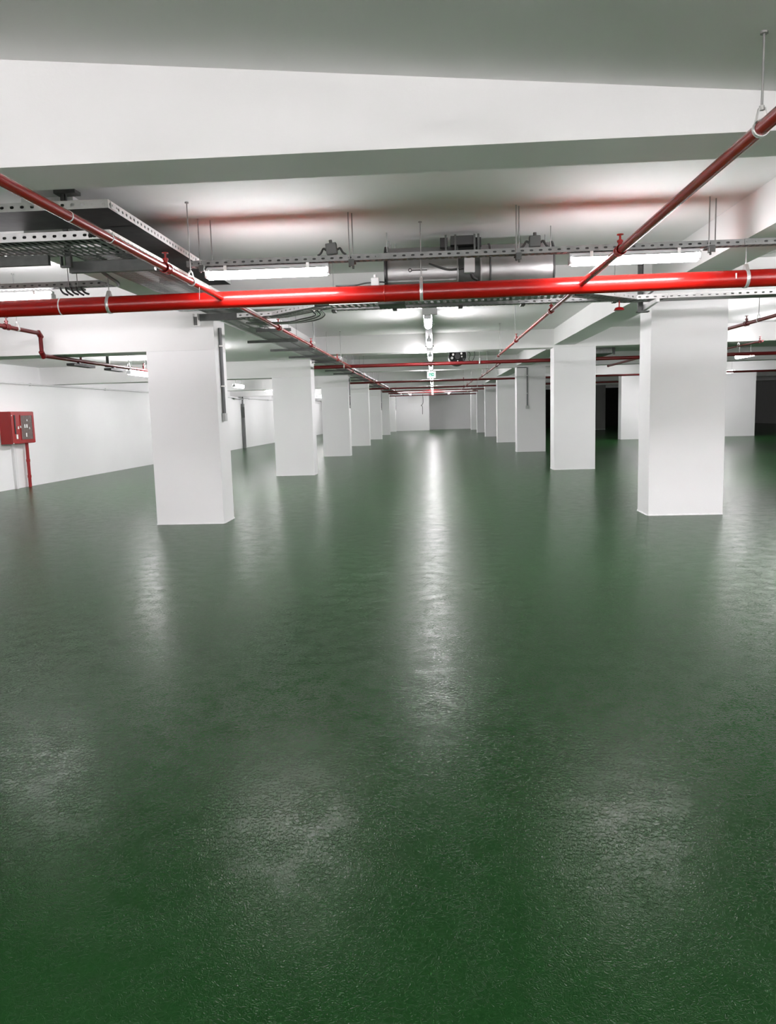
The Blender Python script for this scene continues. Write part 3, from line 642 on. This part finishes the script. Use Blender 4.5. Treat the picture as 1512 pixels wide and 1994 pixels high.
MB().tube([(-.05, 24.6, 2.73), (-.05, 24.6, 2.89)], .006, 6).build('hanger_rod', M_ROD, es)
# far jet fan
jf = thing('jet_fan', (.72, 21.2, 2.8), 'round black-faced jet fan hanging behind the second cross beam', 'fan')
JX, JY, JZ, JR = .66, 21.2, 2.94, .235
MB().ring((JX, JY, JZ), (0, 1, 0), JR - .012, JR, .9, 32).build('casing', M_BLACK, jf)
MB().ring((JX, JY - .46, JZ), (0, 1, 0), JR - .01, JR + .015, .02, 32).build('rim', M_COND, jf)
MB().tube([(JX, JY - .3, JZ), (JX, JY + .2, JZ)], .075, 20).build('motor', M_BLACK, jf)
c = MB()
for i in range(7):
    t = 2 * math.pi * i / 7; d = Vector((math.cos(t), 0, math.sin(t))); nn = Vector((-math.sin(t), .55, math.cos(t)))
    c.cbox(Vector((JX, JY - .22, JZ)) + d * .14, (.14, .006, .11), d, (0, .9, 0), Vector((-math.sin(t), .3, math.cos(t))))
c.build('blades', M_BLACK, jf)
MB().tube([(JX, JY - .20, JZ), (JX, JY + .42, JZ)], JR - .02, 24).build('rear_plate', M_BLACK, jf)
c = MB()
for dx, dz, r in ((-.12, .04, .03), (.10, .06, .028), (-.15, -.05, .035), (.11, -.02, .02), (-.15, .12, .02), (.0, -.14, .02)): c.tube([(JX + dx, JY - .34, JZ + dz), (JX + dx, JY - .335, JZ + dz)], r, 10)
c.build('see_through_spot', M_TAG, jf)  # white discs paint the bright gaps seen through the fan
MB().tube(smooth([(JX + .22, JY - .3, JZ + .15), (JX + .33, JY - .3, JZ + .05), (JX + .30, JY - .3, JZ - .1), (JX + .38, JY - .3, JZ - .14), (JX + .45, JY - .3, JZ + .0), (JX + .43, JY - .3, JZ + .2)]), .008, 8).build('cable_loop', M_CABLE, jf)
for sx in (-1, 1): MB().cbox((JX + sx * .2, JY, (JZ + .1 + ZC) / 2), (.02, .04, ZC - JZ - .1)).build('bracket', M_GALVD, jf)
# square duct between right columns
o = thing('air_duct', (3.95, 21.5, 2.9), 'grey square air duct end between the two nearest right-hand columns', 'duct')
c = MB().box(4.25, 21.3, 2.90, 4.82, 23.2, 3.22); c.build('duct_body', M_GALV, o, bevel=.03)
MB().box(4.80, 21.28, 2.88, 4.86, 21.34, 3.24).build('flange', M_GALVD, o)
m_ = MB(); rod(m_, 4.45, 21.5, 3.2, ZC); rod(m_, 4.75, 21.5, 3.2, ZC); m_.build('hanger_rod', M_ROD, o)

# ------------------------------------------------------------------ conduits on the columns
def conduit(x, y, zt_, zb, face, label, box=True, r=.016, m=M_COND, mbx=M_LBOX):
    """face: unit vector pointing out of the column"""
    f = Vector(face); o = thing('conduit', (x, y, zb), label, 'conduit', 'conduits on the columns')
    p = Vector((x, y, 0)) + f * (r + .004)
    MB().tube([(p.x, p.y, zb + .05), (p.x, p.y, zt_)], r, 10).build('pipe_run', m, o)
    for z in (zb + .35 * (zt_ - zb), zb + .8 * (zt_ - zb)):
        MB().cbox((p.x, p.y, z), (2.6 * r, 2.6 * r, .018)).build('clip', M_CLAMP, o)
    if box: MB().cbox((x + f.x * .03, y + f.y * .03, zb), (.11 if f.y else .05, .11 if f.x else .05, .11)).build('socket_box', mbx, o, bevel=.006)
    return o
conduit(LR, Y0 + .22, 2.74, 1.50, (1, 0, 0), 'grey conduit with a socket box on the side of the nearest left column', r=.024)
conduit(LR, Y0 + S + .25, 2.84, 2.72, (1, 0, 0), 'short grey conduit stub at the top of the second left column', box=False, r=.03)
conduit(LR, Y0 + 2 * S + .2, 2.84, 1.75, (1, 0, 0), 'grey conduit down the side of the third left column', r=.02)
conduit(LR, Y0 + 4 * S + .2, 2.84, 1.7, (1, 0, 0), 'dark conduit down the side of the fifth left column', r=.02)
conduit(LR, Y0 + 6 * S + .2, 2.84, 1.7, (1, 0, 0), 'dark conduit down the side of the seventh left column', r=.022)
cd = conduit(3.27, Y0 + 2 * S, 2.93, 1.56, (0, -1, 0), 'grey conduit with an elbow and socket box on the front of the third right column', r=.024)
MB().tube([(RL + .02, Y0 + 2 * S - .028, 2.93), (3.25, Y0 + 2 * S - .028, 2.93), (3.27, Y0 + 2 * S - .028, 2.91)], .014, 8).build('elbow_run', M_COND, cd)

# riser on the left wall, far
xw = WX(36.6)
o = thing('wall_riser', (xw, 36.6, 0), 'grey metal riser standing against the left wall between the two nearest left columns', 'riser')
MB().cbox((xw + .08, 36.6, 1.05), (.12, .16, 2.1)).build('duct_body', M_COND, o); MB().tube([(xw + .08, 36.6, 2.1), (xw + .08, 36.6, 2.6)], .04, 10).build('pipe_top', M_COND, o)
MB().cbox((xw + .09, 35.9, 2.33), (.05, 1.6, .05)).build('side_arm', M_COND, o); MB().cbox((xw + .10, 36.52, 1.7), (.14, .02, .5)).build('cover_strip', M_GALVD, o)
# white pipe along the ledge of the left wall
o = thing('ledge_pipe', (WX(20) - .0, 20, 2.4), 'white painted pipe clipped along the left wall just under the ledge', 'pipe')
MB().tube([(WX(8) + .04, 8, 2.40), (WX(60) + .04, 60, 2.34)], .02, 8).build('pipe_run', M_WPIPE, o)
for y in range(10, 60, 4): MB().cbox((WX(y) + .03, y, 2.398 - .00115 * (y - 8)), (.06, .03, .06)).build('clip', M_WPIPE, o)
# white chase under the cabinet
# ------------------------------------------------------------------ fire cabinet
xc = WX(17.1)
fc = thing('fire_hose_cabinet', (xc, 17.1, 1.02), 'red fire hose cabinet with a smoked window on the left wall', 'cabinet')
XF = xc + .27; YA, YB, ZA, ZZ = 16.62, 17.62, 1.03, 1.75
MB().box(xc + .002, YA, ZA, XF - .02, YB, ZZ).build('body', M_CAB, fc, bevel=.006)
dr = MB().box(XF - .02, YA + .01, ZA + .01, XF, YB - .01, ZZ - .01).build('door', M_CAB, fc, bevel=.004)
MB().box(XF, 17.02, ZA + .09, XF + .006, 17.50, ZZ - .09).build('window_pane', M_GLASS, dr, bevel=.003)
c = MB(); y0_, y1_ = 17.00, 17.52
c.box(XF, y0_, ZZ - .09, XF + .010, y1_, ZZ - .075); c.box(XF, y0_, ZA + .075, XF + .010, y1_, ZA + .09); c.box(XF, y0_, ZA + .09, XF + .010, y0_ + .015, ZZ - .09); c.box(XF, y1_ - .015, ZA + .09, XF + .010, y1_, ZZ - .09)
c.build('window_frame', M_CAB, dr)
MB().box(XF, 16.74, 1.25, XF + .012, 16.79, ZZ - .08).build('slot', M_BLACK, dr)
MB().box(XF + .002, 16.78, 1.14, XF + .016, 16.84, 1.24).build('label_plate', M_TAG, dr)
MB().box(XF + .002, 16.86, 1.36, XF + .02, 16.90, 1.42).build('lock', M_TAG, dr)
MB().box(XF + .002, 16.96, 1.38, XF + .02, 16.99, 1.43).build('handle', M_TAG, dr)
c = MB()
for y, z, w, h in ((17.15, 1.42, .05, .08), (17.24, 1.42, .05, .08), (17.36, 1.37, .03, .05), (17.20, 1.22, .04, .09), (17.27, 1.55, .03, .04)): c.box(XF + .006, y, z - h / 2, XF + .009, y + w, z + h / 2)
c.build('window_marks', M_TAG, dr)
for z in (1.66, 1.045): MB().tube([(XF - .01, YA + .03, z), (XF + .012, YA + .03, z)], .012, 8).build('screw', M_TAG, fc)
rs = thing('riser_pipe', (WX(17.55) + .06, 17.55, 0), 'dark red riser pipe from the floor up to the fire hose cabinet', 'pipe')
XR = WX(17.5) + .10
MB().tube([(XR, 17.5, 0), (XR, 17.5, 1.03)], .037, 12).build('pipe_run', M_CAB, rs)
for z in (.25, .62): MB().tube([(XR, 17.5, z - .03), (XR, 17.5, z + .03)], .045, 12).build('coupling', M_CAB, rs)
tag(MB().box(WX(17.1) + .001, 17.02, 0, WX(17.1) + .06, 17.10, 1.03).build('wall_chase', M_WPIPE), 'white boxed chase on the wall beside the riser under the cabinet', 'chase')

# far wall details
o = tag(MB().box(-2.05, YEND - .04, 2.2, -.95, YEND - .002, 2.75).build('wall_panel', M_CEIL), 'pale rectangular panel high on the left half of the far wall', 'panel')
o = tag(MB().tube(smooth([(-.85, YEND - .02, 2.9), (-.85, YEND - .02, 2.2), (-1.0, YEND - .02, 2.0), (-.9, YEND - .02, 1.9), (-.9, YEND - .02, 1.3)]), .02, 6).build('hanging_cable', M_GALVD), 'thin cable dangling down the left half of the far wall', 'cable')
# small lamp in the dark hall
tag(MB().box(15.6, 40, 2.42, 16.0, 40.1, 2.50).tube([(15.7, 40.05, 2.5), (15.7, 40.05, ZC)], .01, 6).tube([(15.9, 40.05, 2.5), (15.9, 40.05, ZC)], .01, 6).build('hanging_lamp', M_GREYW), 'small pale unlit lamp in the dark opening at the right edge', 'lamp')
